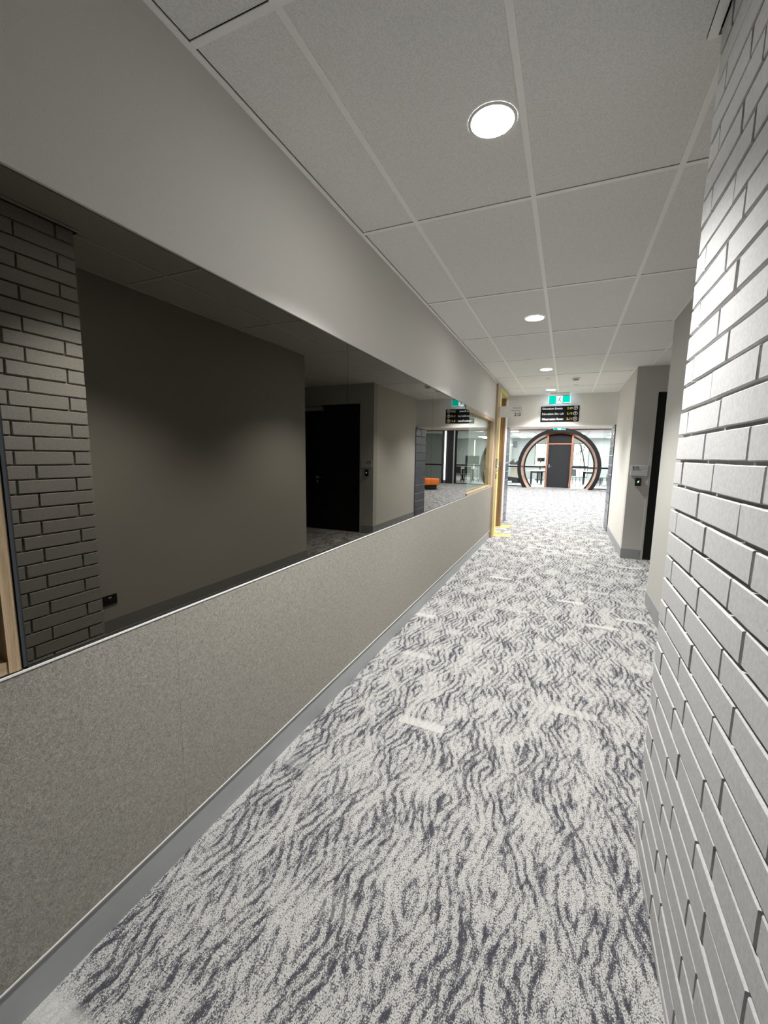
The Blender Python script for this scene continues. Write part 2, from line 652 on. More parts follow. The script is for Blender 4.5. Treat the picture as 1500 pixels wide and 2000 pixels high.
# ---- brick pier and painted walls on the other side
pier = struct('wall_right_pier', MB().box(XP + 0.0125, 1.3, -3.0, YPIER - 0.006, 0.0, 2.86), 'mortar')
COURSE, JOINT, Z0 = 0.078, 0.0092, 1.433


def brick_mesh(L, h, seed, d=0.085):
    """a brick lying along Y, face towards -X, its arrises worn and slightly out of true."""
    rg = random.Random(seed)
    j = lambda s: rg.uniform(-s, s)
    c = 0.0022
    n = 3
    V, Fc = [], []
    # rows of (y) stations; each has back-bottom, side-bottom, face-bottom, face-top, side-top, back-top
    for k in range(n + 1):
        y = L * k / n + (j(0.0012) if 0 < k < n else j(0.0012))
        e = c if k in (0, n) else 0.0
        yo = y
        yi = y + (c if k == 0 else (-c if k == n else 0))
        a, b = j(0.0011), j(0.0011)
        V += [(d, yo, a), (c, yo, a), (j(0.0006), yi, c + a), (j(0.0006), yi, h - c + b), (c, yo, h + b), (d, yo, h + b)]
    for k in range(n):
        o, p = 6 * k, 6 * k + 6
        for q in range(5):
            Fc.append((o + q, o + q + 1, p + q + 1, p + q))
    Fc.append((0, 1, 2, 3, 4, 5))
    Fc.append(tuple(6 * n + q for q in (5, 4, 3, 2, 1, 0)))
    me = bpy.data.meshes.new('brick')
    me.from_pydata(V, [], Fc)
    bm = bmesh.new()
    bm.from_mesh(me)
    bmesh.ops.recalc_face_normals(bm, faces=bm.faces)
    bm.to_mesh(me)
    bm.free()
    me.materials.append(MAT['brick'])
    return me


bh = COURSE - JOINT
FULL = [brick_mesh(0.2965 - 0.0085, bh, s) for s in range(8)]
CLOSER = [brick_mesh(0.0925, bh, 50 + s) for s in range(5)]
ENDB = [brick_mesh(0.2925, bh, 80 + s) for s in range(4)]
CUT = [brick_mesh(0.2965 - 0.0085, 0.029 - JOINT * 0.5, 100 + s) for s in range(2)]
far_bricks = []
for n in range(-19, 16):
    zb = Z0 + COURSE * n + JOINT / 2
    even = n % 2 == 0
    stops = [1.36] if even else [1.56]
    while stops[-1] > -3.0:
        stops.append(stops[-1] - 0.2965)
    if n == -19:
        stops = [1.36]
        zb = 0.0
        while stops[-1] > -3.0:
            stops.append(stops[-1] - 0.2965)
    first = True
    prev = YPIER
    for s in stops:
        if n == -19:
            me = random.choice(CUT)
        elif first:
            me = random.choice(ENDB if even else CLOSER)
        else:
            me = random.choice(FULL)
        y = s + 0.0043
        if y < -3.0 + 0.3:
            break
        dx = random.uniform(-0.0012, 0.0012)
        dz = random.uniform(-0.0006, 0.0006) if n > -19 else 0
        if y > 0.05:
            b = obj('brick', me, None, pier)
            b.location = (XP + dx, y, zb + dz)
            b.rotation_euler = (0, 0, random.uniform(-0.002, 0.002))
        else:
            far_bricks.append((me, (XP + dx, y, zb + dz)))
        first = False
bm = bmesh.new()
for me, loc in far_bricks:
    nv = len(bm.verts)
    bm.from_mesh(me)
    bm.verts.ensure_lookup_table()
    for v in bm.verts[nv:]:
        v.co += Vector(loc)
me = bpy.data.meshes.new('brick_courses')
bm.to_mesh(me)
bm.free()
obj('brick_courses', me, 'brick', pier, 'stuff')

struct('wall_right', MB().box(XR, 1.3, YPIER - 0.006, YA, 0.0, 2.86), 'paint')
struct('wall_alcove', MB().box(1.3, 2.72, YA - 0.1, YA, 0, 2.86).box(2.7, 2.86, YA - 0.1, YF + 0.1, 0, 2.86), 'paint')
DX0, DX1, DZ = 1.085, 2.44, 2.335       # door 2.13 opening
struct('wall_facing', MB().box(XR, DX0, YF, YF + 0.15, 0, 2.86).box(DX1, 2.86, YF, YF + 0.15, 0, 2.86)
       .box(DX0, DX1, YF, YF + 0.15, DZ, 2.86), 'paint')
struct('wall_right_far', MB().box(XR, XR + 0.15, YF + 0.15, 9.06, 0, 2.86), 'paint_left')
struct('wall_rear', MB().box(-1.3, 1.3, -3.15, -3.0, 0, 2.86), 'paint')
bbr = MB().box(XR - 0.008, XR, YPIER, YA + 0.008, 0, 0.142).box(XR, 2.7, YA, YA + 0.008, 0, 0.142)
bbr.box(XR - 0.008, DX0 - 0.035, YF - 0.008, YF, 0, 0.142).box(XR - 0.008, XR, YF, 9.06, 0, 0.142)
struct('baseboard_right', bbr, 'dark_base')
struct('wall_bulkhead', MB().box(-1.32, XR + 0.15, YB, YB2, 2.07, 3.3), 'paint_left')
struct('trim_1', MB().box(-1.19, 0.80, YB - 0.004, YB2 + 0.004, 2.052, 2.07), 'white')

# ---- navy glazed block piers at the end of the corridor
for side, name in ((-1, 'wall_left_block_pier'), (1, 'wall_right_block_pier')):
    xf = -1.185 if side < 0 else 0.80
    out = side * 0.5
    core = MB()
    core.box(min(xf + side * 0.008, xf + out), max(xf + side * 0.008, xf + out), 9.062, YB2, 0, 2.052)
    pr = struct(name, core, 'block_joint')
    for c in range(11):
        z0, z1 = c * 0.1866 + 0.003, (c + 1) * 0.1866 - 0.004
        cuts = [9.066, YB2 - 0.004] if c % 2 else [9.066, 9.45, YB2 - 0.004]
        for a, b in zip(cuts, cuts[1:]):
            x0, x1 = sorted((xf, xf + side * 0.05))
            MB().box(x0, x1, a, b - 0.006, z0, z1).bevel(0.004, 1).build('block', 'block', pr)

# ---- window_1: timber frame, sill and pane past the dark panels
w1 = MB().box(-1.30, XL - 0.002, 5.2, 7.38, WZ1 - 0.045, WZ1 - 0.001)
window_1 = struct('window_1', w1, 'timber_h')
box('window_sill', 'timber_h', -1.30, XL + 0.004, 5.433, 7.38, WZ0 + 0.0025, WZ0 + 0.035, window_1)
box('window_jamb', 'timber', -1.30, XL - 0.002, 7.30, 7.38, WZ0 + 0.035, WZ1 - 0.045, window_1)
box('glazing_bead', 'timber', -1.262, -1.219, 7.27, 7.299, WZ0 + 0.035, WZ1 - 0.045, window_1)
box('glazing_bead', 'timber_h', -1.262, -1.219, 5.2, 7.27, WZ0 + 0.035, WZ0 + 0.055, window_1)
box('glazing_bead', 'timber_h', -1.262, -1.219, 5.2, 7.27, WZ1 - 0.065, WZ1 - 0.045, window_1)
box('window_pane', 'glass_green', -1.218, -1.212, 5.2, 7.299, WZ0 + 0.036, WZ1 - 0.046, window_1)
# ---- window_2: timber sash that shows at the near end of the dark panels
w2 = MB().box(-1.30, XL - 0.002, 0.497, 0.522, WZ0 + 0.0025, WZ1 - 0.001)
window_2 = struct('window_2', w2, 'timber')
box('window_jamb', 'timber', -1.30, XL - 0.002, -0.34, -0.27, WZ0 + 0.0025, WZ1 - 0.001, window_2)
box('window_sill', 'timber_h', -1.30, XL - 0.004, -0.27, 0.497, WZ0 + 0.0025, WZ0 + 0.032, window_2)
box('window_head', 'timber_h', -1.30, XL - 0.004, -0.27, 0.448, WZ1 - 0.045, WZ1 - 0.001, window_2)
box('glazing_bead', 'timber', -1.23, -1.20, 0.47, 0.497, WZ0 + 0.032, WZ1 - 0.045, window_2)
box('window_pane', 'glass_green', -1.243, -1.237, -0.27, 0.497, WZ0 + 0.032, WZ1 - 0.045, window_2)

# ---- observation room behind the window (dark) and workshop behind the clear pane
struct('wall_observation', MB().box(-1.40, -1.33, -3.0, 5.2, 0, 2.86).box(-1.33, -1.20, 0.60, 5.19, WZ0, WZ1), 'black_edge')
ws = MB().box(-4.6, -1.325, 9.0, 9.06, 0, 2.86).box(-4.7, -4.6, 5.2, 9.06, 0, 2.86).box(-4.7, -1.34, 5.16, 5.22, 0, 2.86).box(-4.7, -1.325, 5.2, 9.06, 2.7, 2.86)
struct('wall_workshop', ws, 'paint_pale')

# ---- foyer shell
fy = MB()
fy.box(-6.3, -1.685, YB2 - 0.12, YB2, 0, 3.2).box(1.3, 6.3, YB2 - 0.12, YB2, 0, 3.2).box(-1.685, -1.32, YB2 - 0.12, YB2, 2.05, 3.2).box(0.96, 1.3, YB2 - 0.12, YB2, 2.05, 3.2)
fy.box(-6.3, -6.2, YB2, YG, 0, 3.2).box(6.2, 6.3, YB2, YG, 0, 3.2)
fy.box(-6.3, 6.3, YG, YG + 0.12, 2.83, 3.2)
struct('wall_foyer', fy, 'paint_pale')
struct('ceiling_foyer', MB().box(-6.3, 6.3, YB2, YG + 0.1, 3.05, 3.2), 'white')

# ---- meeting room shell
MX0, MX1, MY, MC = -3.3, 5.6, 29.0, 2.62
W1, W2 = (-1.90, -0.75), (0.36, 1.26)          # back windows
mr = MB()
mr.box(MX0 - 0.15, W1[0], MY, MY + 0.15, 0, 2.9).box(W1[1], W2[0], MY, MY + 0.15, 0, 2.9).box(W2[1], MX1 + 0.15, MY, MY + 0.15, 0, 2.9)
mr.box(W1[0], W1[1], MY, MY + 0.15, 0, 0.83).box(W1[0], W1[1], MY, MY + 0.15, 2.3, 2.9)
mr.box(W2[0], W2[1], MY, MY + 0.15, 0, 0.18).box(W2[0], W2[1], MY, MY + 0.15, 2.3, 2.9)
mr.box(MX0 - 0.15, MX0, YG + 0.1, MY, 0, 2.9).box(MX1, MX1 + 0.15, YG + 0.1, MY, 0, 2.9)
mr.box(3.5, 3.6, YG + 1.4, YG + 1.5, 0, 2.62).box(3.6, MX1, YG + 1.4, YG + 1.5, 0, 2.62)
struct('wall_meeting_room', mr, 'wall_mid')
cm = struct('ceiling_meeting_room', MB().box(MX0 - 0.15, MX1 + 0.15, YG + 0.1, MY + 0.15, MC, 2.9), 'tile')
for gx in (-2.7, -1.5, -0.3, 0.9, 2.1):
    box('long_tee', 'grey_base', gx - 0.03, gx + 0.03, YG + 0.12, MY, MC - 0.006, MC, cm)
for gy in (22.6, 23.8, 25.0, 26.2, 27.4, 28.4):
    box('cross_tee', 'grey_base', MX0, MX1, gy - 0.03, gy + 0.03, MC - 0.0055, MC, cm)
# painted brick facing on the back wall by the far window: courses real, cut into long runs
pb = MB()
for c in range(31):
    pb.box(W2[1] + 0.06, 2.9, MY - 0.012, MY, c * 0.085 + 0.004, (c + 1) * 0.085 - 0.008)
o = pb.build('brick_courses', 'wall_mid', bpy.data.objects['wall_meeting_room'], 'stuff')
# back windows
for nm, (x0, x1), z0, z1, mulls, rails in (('window_3', W1, 0.83, 2.3, (-1.30,), ()), ('window_4', W2, 0.18, 2.3, (0.80,), (0.83, 1.30))):
    fr = MB().box(x0, x0 + 0.035, MY + 0.02, MY + 0.09, z0, z1).box(x1 - 0.035, x1, MY + 0.02, MY + 0.09, z0, z1)
    fr.box(x0, x1, MY + 0.02, MY + 0.09, z0, z0 + 0.035).box(x0, x1, MY + 0.02, MY + 0.09, z1 - 0.035, z1)
    wn = struct(nm, fr, 'black_metal')
    for mx in mulls:
        box('mullion', 'black_metal', mx - 0.014, mx + 0.014, MY + 0.025, MY + 0.085, z0 + 0.035, z1 - 0.035, wn)
    for rz in rails:
        t = 0.075 if rz < 1 else 0.014
        box('window_rail', 'black_metal', x0 + 0.035, x1 - 0.035, MY + 0.027, MY + 0.083, rz - t, rz + t, wn)
    box('window_pane', 'glass', x0 + 0.03, x1 - 0.03, MY + 0.05, MY + 0.056, z0 + 0.03, z1 - 0.03, wn)

# ---- glazed wall with copper head, rail and posts (its panes are parts)
GT = 2.70
gw = MB().box(-6.2, 6.2, YG, YG + 0.10, 2.70, 2.725)
glz = struct('window_5', gw, 'black_metal')
box('copper_head', 'copper_pale', -6.2, 6.2, YG - 0.03, YG + 0.10, 2.725, 2.83, glz, label='copper head band')
box('window_sill', 'black_metal', -6.2, -1.86, YG, YG + 0.08, 0.0, 0.035, glz)
box('window_sill', 'black_metal', 1.19, 3.0, YG, YG + 0.08, 0.0, 0.035, glz)
box('window_sill', 'black_metal', 3.42, 6.2, YG, YG + 0.08, 0.0, 0.035, glz)
for a, b in ((-6.2, -2.13), (1.45, 3.0), (3.62, 6.2)):
    box('window_rail', 'black_metal', a, b, YG + 0.01, YG + 0.07, 0.928, 0.998, glz)
    box('window_pane', 'glass', a, b, YG + 0.035, YG + 0.043, 0.995, GT, glz)
    box('window_pane', 'glass', a, b, YG + 0.035, YG + 0.043, 0.035, 0.935, glz)
for px in (-4.2, -2.9, 1.93, 4.62):
    if px == 1.93:
        continue
    box('mullion', 'black_metal', px - 0.025, px + 0.025, YG + 0.005, YG + 0.075, 0.035, GT, glz)
box('mullion', 'alu', 2.965, 3.035, YG - 0.01, YG + 0.09, 0.0, 2.70, glz, label='slim silver post')
box('mullion', 'black_metal', 2.86, 2.965, YG, YG + 0.08, 0.0, 2.70, glz)
box('column_panel', 'charcoal', 3.035, 3.42, YG - 0.02, YG + 0.10, 0.0, 2.70, glz, label='black door panel')
box('mullion', 'charcoal', 3.52, 3.64, YG - 0.01, YG + 0.10, 0.0, 2.70, glz)

# ================================================================== DOORS
# ---- door_1: workshop door 2.12 in a timber frame
d1 = MB().box(-1.30, XL + 0.034, DY0, DY0 + 0.06, 0, 2.63)
door_1 = struct('door_1', d1, 'timber')
box('door_head', 'timber_h', -1.30, XL + 0.032, DY0 + 0.06, DY1, 2.57, 2.63, door_1)
box('door_jamb', 'timber_d', -1.31, XL - 0.008, DY1 - 0.07, DY1, 0, 2.57, door_1)
box('door_stop', 'timber_d', -1.262, -1.225, DY1 - 0.095, DY1 - 0.07, 0, 2.57, door_1)
leaf = box('door_leaf', 'timber', XL - 0.03, XL + 0.032, DY0 + 0.06, 7.87, 0.006, 2.57, door_1)
box('back_leaf', 'white', -1.30, -1.268, 7.87, DY1 - 0.07, 0.006, 2.57, door_1, label='white panel set back in the frame')
hp = MB().box(XL + 0.032, XL + 0.050, 7.53, 7.65, 1.23, 1.40).bevel(0.003)
hp.build('lock_plate', 'steel', door_1, label='tall silver plate')
MB().tube([(XL + 0.048, 7.60, 1.27), (XL + 0.075, 7.60, 1.25), (XL + 0.075, 7.60, 1.19), (XL + 0.032, 7.60, 1.17)], 0.008).build('pull_handle', 'steel', door_1, smooth=True)
box('key_slot', 'black_edge', XL + 0.032, XL + 0.036, 7.58, 7.68, 1.04, 1.13, door_1, bev=0.001)

# ---- door_2: black double door 2.13
d2 = MB().box(DX0 - 0.03, DX0, YF - 0.006, YF + 0.12, 0, DZ + 0.03).box(DX1, DX1 + 0.03, YF - 0.006, YF + 0.12, 0, DZ + 0.03)
d2.box(DX0, DX1, YF - 0.006, YF + 0.12, DZ, DZ + 0.03)
door_2 = struct('door_2', d2, 'paint')
lf = box('door_leaf', 'black', DX0 + 0.004, 2.055, YF + 0.02, YF + 0.06, 0.008, DZ - 0.004, door_2)
box('door_leaf', 'black', 2.060, DX1 - 0.004, YF + 0.02, YF + 0.06, 0.008, DZ - 0.004, door_2)
hm = MB().lathe([(0, -0.012), (0.026, -0.012), (0.026, 0.0), (0, 0.0)], (2.0, YF + 0.02, 1.0), 20, 'y')
hm.tube([(2.0, YF + 0.012, 1.0), (2.0, YF - 0.03, 1.0), (1.985, YF - 0.036, 1.0), (1.89, YF - 0.036, 1.0)], 0.009)
hm.build('door_handle', 'steel', door_2, smooth=True)
MB().lathe([(0, -0.008), (0.022, -0.008), (0.022, 0.0), (0, 0.0)], (2.0, YF + 0.02, 0.92), 20, 'y').build('key_escutcheon', 'steel', door_2)
cl = MB().box(1.85, 2.36, YF - 0.03, YF + 0.019, DZ - 0.10, DZ - 0.035).bevel(0.004)
cl.box(1.86, 2.30, YF - 0.045, YF - 0.035, DZ - 0.028, DZ - 0.012)
cl.build('door_closer', 'alu', door_2)

# ---- yellow tape left on the frame and the carpet
tag(box('masking_tape', 'tape', XL + 0.0322, XL + 0.0332, 7.70, 7.868, 0.02, 2.56), 'long vertical strip of yellow tape down the edge of the timber door 2.12', 'tape', 'yellow tape strips round door 2.12')
tag(box('masking_tape', 'tape_green', XL + 0.0322, XL + 0.0336, 7.72, 8.78, 2.575, 2.628), 'lime yellow tape along the top of the door frame under the ceiling', 'tape', 'yellow tape strips round door 2.12')


def floor_tape(pts, label):
    n = len(pts)
    tag(MB().prism(pts, 'z', 0.0005, 0.003).build('masking_tape', 'tape'), label, 'tape', 'yellow tape strips round door 2.12')


floor_tape([(-1.16, 7.63), (-0.848, 7.735), (-0.86, 7.97), (-1.0, 7.93), (-1.16, 7.86)], 'wide yellow tape strip on the carpet, nearer the camera, beside the timber door frame')
floor_tape([(-1.24, 8.68), (-0.985, 8.66), (-0.965, 9.06), (-1.10, 8.99), (-1.158, 8.98), (-1.24, 8.74)], 'yellow tape strip on the carpet at the far jamb, before the navy blocks')
floor_tape([(-1.15, 7.97), (-1.058, 8.09), (-1.08, 8.24), (-1.17, 8.14)], 'short yellow tape scrap on the carpet between the two longer floor strips')

# ================================================================== DARK MIRROR PANELS
for a, b, lab in ((0.535, 2.1685, 'long dark mirror panel nearest the camera, reflecting the brick pier'),
                  (2.1715, 3.832, 'middle dark mirror panel, reflecting the black double door'),
                  (3.835, 5.43, 'farthest dark mirror panel, reflecting the foyer beside the clear window pane')):
    t = thing('mirror_panel', lab, 'mirror panel', (XL, a, WZ0), 'dark mirror panels along the corridor window')
    box('glass_sheet', 'mirror', XL - 0.014, XL - 0.008, a, b, WZ0 - 0.003, WZ1 - 0.002, t)
    box('backing_board', 'black_edge', XL - 0.030, XL - 0.014, a, b, WZ0 - 0.003, WZ1 - 0.002, t)
    box('bottom_seal', 'black_edge', XL - 0.0079, XL - 0.0006, a, b, WZ0 - 0.0035, WZ0 + 0.001, t)
    if a < 1:
        box('edge_channel', 'slate', XL - 0.030, XL + 0.001, 0.5245, 0.531, WZ0 + 0.006, WZ1 - 0.004, t, label='slate grey edge channel')
        box('edge_seal', 'black_edge', XL - 0.030, XL - 0.0005, 0.531, 0.535, WZ0 + 0.006, WZ1 - 0.004, t)

# ================================================================== CEILING FITTINGS
def downlight(x, y, label):
    t = thing('downlight', label, 'ceiling light', (x, y, H + 0.0042), 'round downlights along the corridor ceiling')
    MB().lathe([(0.078, 0.0), (0.078, -0.003), (0.080, -0.0045), (0.085, -0.0045), (0.090, -0.002), (0.090, 0.0)], (x, y, H + 0.0042), 48).build('trim_ring', 'plastic_white', t, smooth=True)
    MB().lathe([(0, -0.0032), (0.0782, -0.0032), (0.0782, -0.0002), (0, -0.0002)], (x, y, H + 0.0042), 48).build('diffuser', 'lamp', t)
    ld = bpy.data.lights.new('downlight_beam', 'SPOT')
    ld.energy = DOWNLIGHT_W
    ld.color = (1.0, 0.985, 0.965)
    ld.spot_size = math.radians(116)
    ld.spot_blend = 0.62
    ld.shadow_soft_size = 0.06
    lo = bpy.data.objects.new('downlight_beam', ld)
    link(lo, t)
    lo.location = (0, 0, -0.03)


downlight(-0.34, 1.763, 'large bright round downlight nearest the camera, in the ceiling above the mirror panels')
downlight(-0.35, 4.196, 'second round downlight from the camera, along the corridor ceiling')
downlight(-0.353, 6.628, 'third round downlight from the camera, just before the smoke detector')
downlight(-0.356, 8.641, 'smallest farthest downlight, right above the green running man sign')

t = thing('smoke_detector', 'small white round smoke detector on a ceiling tile near the exit sign', 'smoke detector', (0.055, 7.50, H + 0.0043))
MB().lathe([(0, 0), (0.062, 0), (0.062, -0.014), (0.056, -0.02), (0, -0.02)], (0.055, 7.50, H + 0.0043), 32).build('base', 'plastic_white', t, smooth=True)
MB().lathe([(0.036, -0.02), (0.036, -0.032), (0, -0.032)], (0.055, 7.50, H + 0.0043), 24).build('vent_band', 'plastic_black', t)
MB().lathe([(0.0, -0.032), (0.046, -0.032), (0.042, -0.045), (0.025, -0.052), (0, -0.053)], (0.055, 7.50, H + 0.0043), 32).build('cap', 'plastic_white', t, smooth=True)
for x, y, lab in ((-0.354, 7.404, 'flat white sprinkler cover plate between the last two downlights'), (0.072, 8.17, 'flat white sprinkler cover plate behind the smoke detector')):
    tag(MB().lathe([(0, 0), (0.04, 0), (0.04, -0.005), (0.036, -0.008), (0, -0.008)], (x, y, H + 0.0043), 28).build('sprinkler_cover', 'plastic_white'), lab, 'sprinkler', 'sprinkler cover plates')


# ================================================================== SIGNS
def exit_sign(x0, x1, z0, z1, y, label, top):
    t = thing('exit_sign', label, 'exit sign', ((x0 + x1) / 2, y, z1))
    w = x1 - x0
    box('mount_bar', 'plastic_white', x0 + 0.02, x1 - 0.02, y + 0.01, y + 0.05, z1 + 0.001, top, t)
    box('edge_light', 'exit_edge', x0 - 0.004, x1 + 0.004, y + 0.012, y + 0.02, z0 + 0.002, z1 - 0.002, t, label='glowing clear edge')
    box('frame', 'slate', x0, x1, y + 0.004, y + 0.03, z1 - 0.006, z1, t)
    box('frame', 'slate', x0, x1, y + 0.004, y + 0.03, z0, z0 + 0.006, t)
    a, b = x0 + w * 0.345, x0 + w * 0.64
    box('green_field', 'exit_green', x0, a, y, y + 0.011, z0 + 0.006, z1 - 0.006, t)
    box('green_field', 'exit_green', b, x1, y, y + 0.011, z0 + 0.006, z1 - 0.006, t)
    box('white_field', 'exit_white', a, b, y, y + 0.011, z0 + 0.006, z1 - 0.006, t)
    box('white_dash', 'exit_white', b + 0.02, x1 - 0.012, y - 0.001, y, z0 + 0.012, z0 + 0.019, t)
    cx, s = (a + b) / 2, (z1 - z0)
    man = MB()

    def P(pts):
        man.prism([(cx + p[0] * s, z0 + p[1] * s) for p in pts], 'y', y - 0.0015, y - 0.0002)
    P([(0.13 + 0.07 * math.cos(k * math.pi / 5), 0.80 + 0.07 * math.sin(k * math.pi / 5)) for k in range(10)])
    P([(0.02, 0.72), (0.13, 0.70), (0.06, 0.42), (-0.06, 0.44)])                  # trunk
    P([(0.03, 0.72), (0.03, 0.64), (-0.16, 0.60), (-0.24, 0.46), (-0.29, 0.49), (-0.20, 0.66)])   # arm back
    P([(0.10, 0.70), (0.19, 0.54), (0.30, 0.56), (0.29, 0.62), (0.21, 0.61), (0.14, 0.71)])        # arm forward
    P([(0.06, 0.46), (-0.02, 0.40), (0.14, 0.27), (0.18, 0.08), (0.25, 0.08), (0.22, 0.30)])       # leg forward
    P([(-0.06, 0.46), (0.03, 0.42), (-0.10, 0.24), (-0.33, 0.22), (-0.33, 0.29), (-0.14, 0.31)])   # leg back
    man.build('running_figure', plain('figure_green', (0.02, 0.16, 0.11), 0.5), t)
    return t


exit_sign(-0.396, -0.012, 2.477, 2.63, 9.04, 'lit green and white running man sign hanging above the black directory board', H)
exit_sign(-0.46, -0.10, 2.33, 2.50, 15.2, 'smaller running man sign hanging in the foyer before the round portal', 3.05)

t = thing('directory_sign', 'black directory board on the bulkhead with white and yellow lettering and arrows', 'sign', (-0.19, YB, 2.144))
box('board', 'sign_black', -0.542, 0.165, YB - 0.012, YB - 0.0005, 2.142, 2.445, t, bev=0.001)
for (txt, num, w, zz) in (('Education Events', '2.09', 0.372, 2.368), ('Education Sim Lab', '2.10', 0.40, 2.265), ('Observation Room', '2.11', 0.395, 2.162)):
    lettering(txt, -0.512, -0.512 + w, zz + 0.013, YB - 0.0121, 'ink_white', t, 0.012, 0.040)
    lettering(num, -0.055, 0.045, zz + 0.013, YB - 0.0121, 'ink_yellow', t, 0.02, 0.040)
    cx, cz = 0.100, zz + 0.033
    ring = MB()
    n = 28
    pi_, po_ = [], []
    for k in range(n):
        a = 2 * math.pi * k / n
        pi_.append(ring.bm.verts.new((cx + 0.030 * math.cos(a), YB - 0.0128, cz + 0.030 * math.sin(a))))
        po_.append(ring.bm.verts.new((cx + 0.038 * math.cos(a), YB - 0.0128, cz + 0.038 * math.sin(a))))
    for k in range(n):
        j = (k + 1) % n
        ring.bm.faces.new([pi_[k], po_[k], po_[j], pi_[j]])
    ring.prism([(cx - 0.004, cz - 0.020), (cx + 0.004, cz - 0.020), (cx + 0.004, cz + 0.014), (cx - 0.004, cz + 0.014)], 'y', YB - 0.0128, YB - 0.0122)
    ring.prism([(cx, cz + 0.022), (cx - 0.016, cz + 0.006), (cx - 0.010, cz + 0.002), (cx, cz + 0.011), (cx + 0.010, cz + 0.002), (cx + 0.016, cz + 0.006)], 'y', YB - 0.0129, YB - 0.0122)
    ring.build('arrow_symbol', 'ink_white', t)

t = thing('room_sign', 'pale blade sign for Education Workshop 1 2.12 sticking out from the timber door frame', 'sign', (XL + 0.033, 7.66, 2.2))
yb = 7.66
box('blade', 'sign_pale', -1.142, -0.750, yb, yb + 0.006, 2.112, 2.302, t, bev=0.001)
box('wall_bracket', 'plastic_white', XL + 0.0335, -1.120, yb - 0.006, yb + 0.012, 2.112, 2.302, t)
lettering('Education', -0.905, -0.762, 2.258, yb - 0.0002, 'ink_grey', t, 0.0, 0.027)
lettering('Workshop 1', -0.930, -0.764, 2.212, yb - 0.0002, 'ink_grey', t, 0.0, 0.027)
lettering('2.12', -0.880, -0.772, 2.135, yb - 0.0002, 'ink', t, 0.03, 0.052)

t = thing('door_sign', 'grey 2.13 sign plate on the wall above the black card reader', 'sign', (0.945, YF, 1.266))
box('plate', 'sign_grey', 0.843, 1.050, YF - 0.010, YF - 0.0005, 1.196, 1.340, t, bev=0.0015)
lettering('2.13', 0.862, 0.935, 1.300, YF - 0.0101, 'ink', t, 0.03, 0.024)
lettering('Store Room', 0.862, 0.968, 1.276, YF - 0.0101, 'ink', t, 0.012, 0.013)
box('rule_line', 'ink_grey', 0.985, 1.040, YF - 0.0106, YF - 0.0101, 1.296, 1.2975, t)

t = thing('card_reader', 'black card reader with a green light beside door 2.13', 'card reader', (0.94, YF, 1.108))
box('body', 'plastic_black', 0.906, 0.978, YF - 0.022, YF - 0.0005, 1.054, 1.164, t, bev=0.004)
MB().prism([(0.928, 1.102), (0.944, 1.124), (0.956, 1.128), (0.952, 1.112), (0.942, 1.096), (0.938, 1.104)], 'y', YF - 0.0228, YF - 0.0221).build('status_light', 'led_green', t)

t = thing('power_outlet', 'black double power outlet low on the painted wall next to the brick pier', 'power outlet', (XR, 2.0, 0.30))
box('face_plate', 'plastic_black', XR - 0.012, XR - 0.0005, 1.945, 2.060, 0.262, 0.338, t, bev=0.002)
box('switch', 'plastic_white', XR - 0.015, XR - 0.0121, 1.992, 2.014, 0.314, 0.324, t, label='small white switch')
for yy in (1.975, 2.030):
    box('socket', 'black_edge', XR - 0.0135, XR - 0.0121, yy - 0.012, yy + 0.012, 0.275, 0.300, t)

# ================================================================== ROUND PORTAL
PCX, PCZ = -0.34, 0.97
PF = 20.65                      # front of the portal
RO, RI, RB = 1.765, 1.605, 1.525     # outer, inner at the front, inner at the glass


def arc_ring(prof, a_lim_z=0.0, n=96, a0=None, a1=None):
    """revolve the closed profile [(r, y)...] about the portal's axis, kept above the floor."""
    mb = MB()
    sect = []
    rmin = min(p[0] for p in prof)
    if a0 is None:
        a0 = -math.asin(PCZ / max(p[0] for p in prof)) - 0.25
        a1 = math.pi - a0
    for k in range(n + 1):
        a = a0 + (a1 - a0) * k / n
        row = []
        for r, y in prof:
            z = max(PCZ + r * math.sin(a), 0.0)
            x = PCX + r * math.cos(a)
            if PCZ + r * math.sin(a) < 0:      # run on to the floor line
                x = PCX + math.copysign(math.sqrt(max(r * r - PCZ * PCZ, 0)), math.cos(a))
            row.append(mb.bm.verts.new((x, y, z)))
        sect.append(row)
    m = len(prof)
    for A, B in zip(sect, sect[1:]):
        for i in range(m):
            j = (i + 1) % m
            try:
                mb.bm.faces.new([A[i], A[j], B[j], B[i]])
            except ValueError:
                pass
    mb.bm.faces.new(sect[0])
    mb.bm.faces.new(sect[-1][::-1])
    bmesh.ops.remove_doubles(mb.bm, verts=mb.bm.verts, dist=1e-5)
    return mb


portal = thing('round_portal', 'round black and copper portal framing a charcoal door in the glazed wall', 'portal', (PCX, PF, 0))
arc_ring([(RO, PF), (RO, YG), (RO - 0.06, YG), (RI + 0.005, PF + 0.03), (RI, PF)]).build('outer_ring', 'black_metal', portal, smooth=True)
arc_ring([(RI, PF + 0.002), (RI + 0.02, PF + 0.04), (RB + 0.03, YG), (RB, YG - 0.01)]).build('copper_reveal', 'copper', portal, smooth=True, label='copper inner reveal')
arc_ring([(RB + 0.02, YG - 0.03), (RB + 0.02, YG + 0.06), (RB - 0.04, YG + 0.06), (RB - 0.04, YG - 0.03)]).build('glazing_ring', 'black_metal', portal)
PX0, PX1 = -0.895, 0.245
for (a, b) in ((PX0, PX0 + 0.075), (PX1 - 0.075, PX1)):
    zt = PCZ + math.sqrt((RB + 0.05) ** 2 - (max(abs(a - PCX), abs(b - PCX))) ** 2)
    box('post', 'copper', a, b, YG - 0.16, YG + 0.05, 0, zt, portal)
DXA, DXB = PX0 + 0.075, PX1 - 0.075
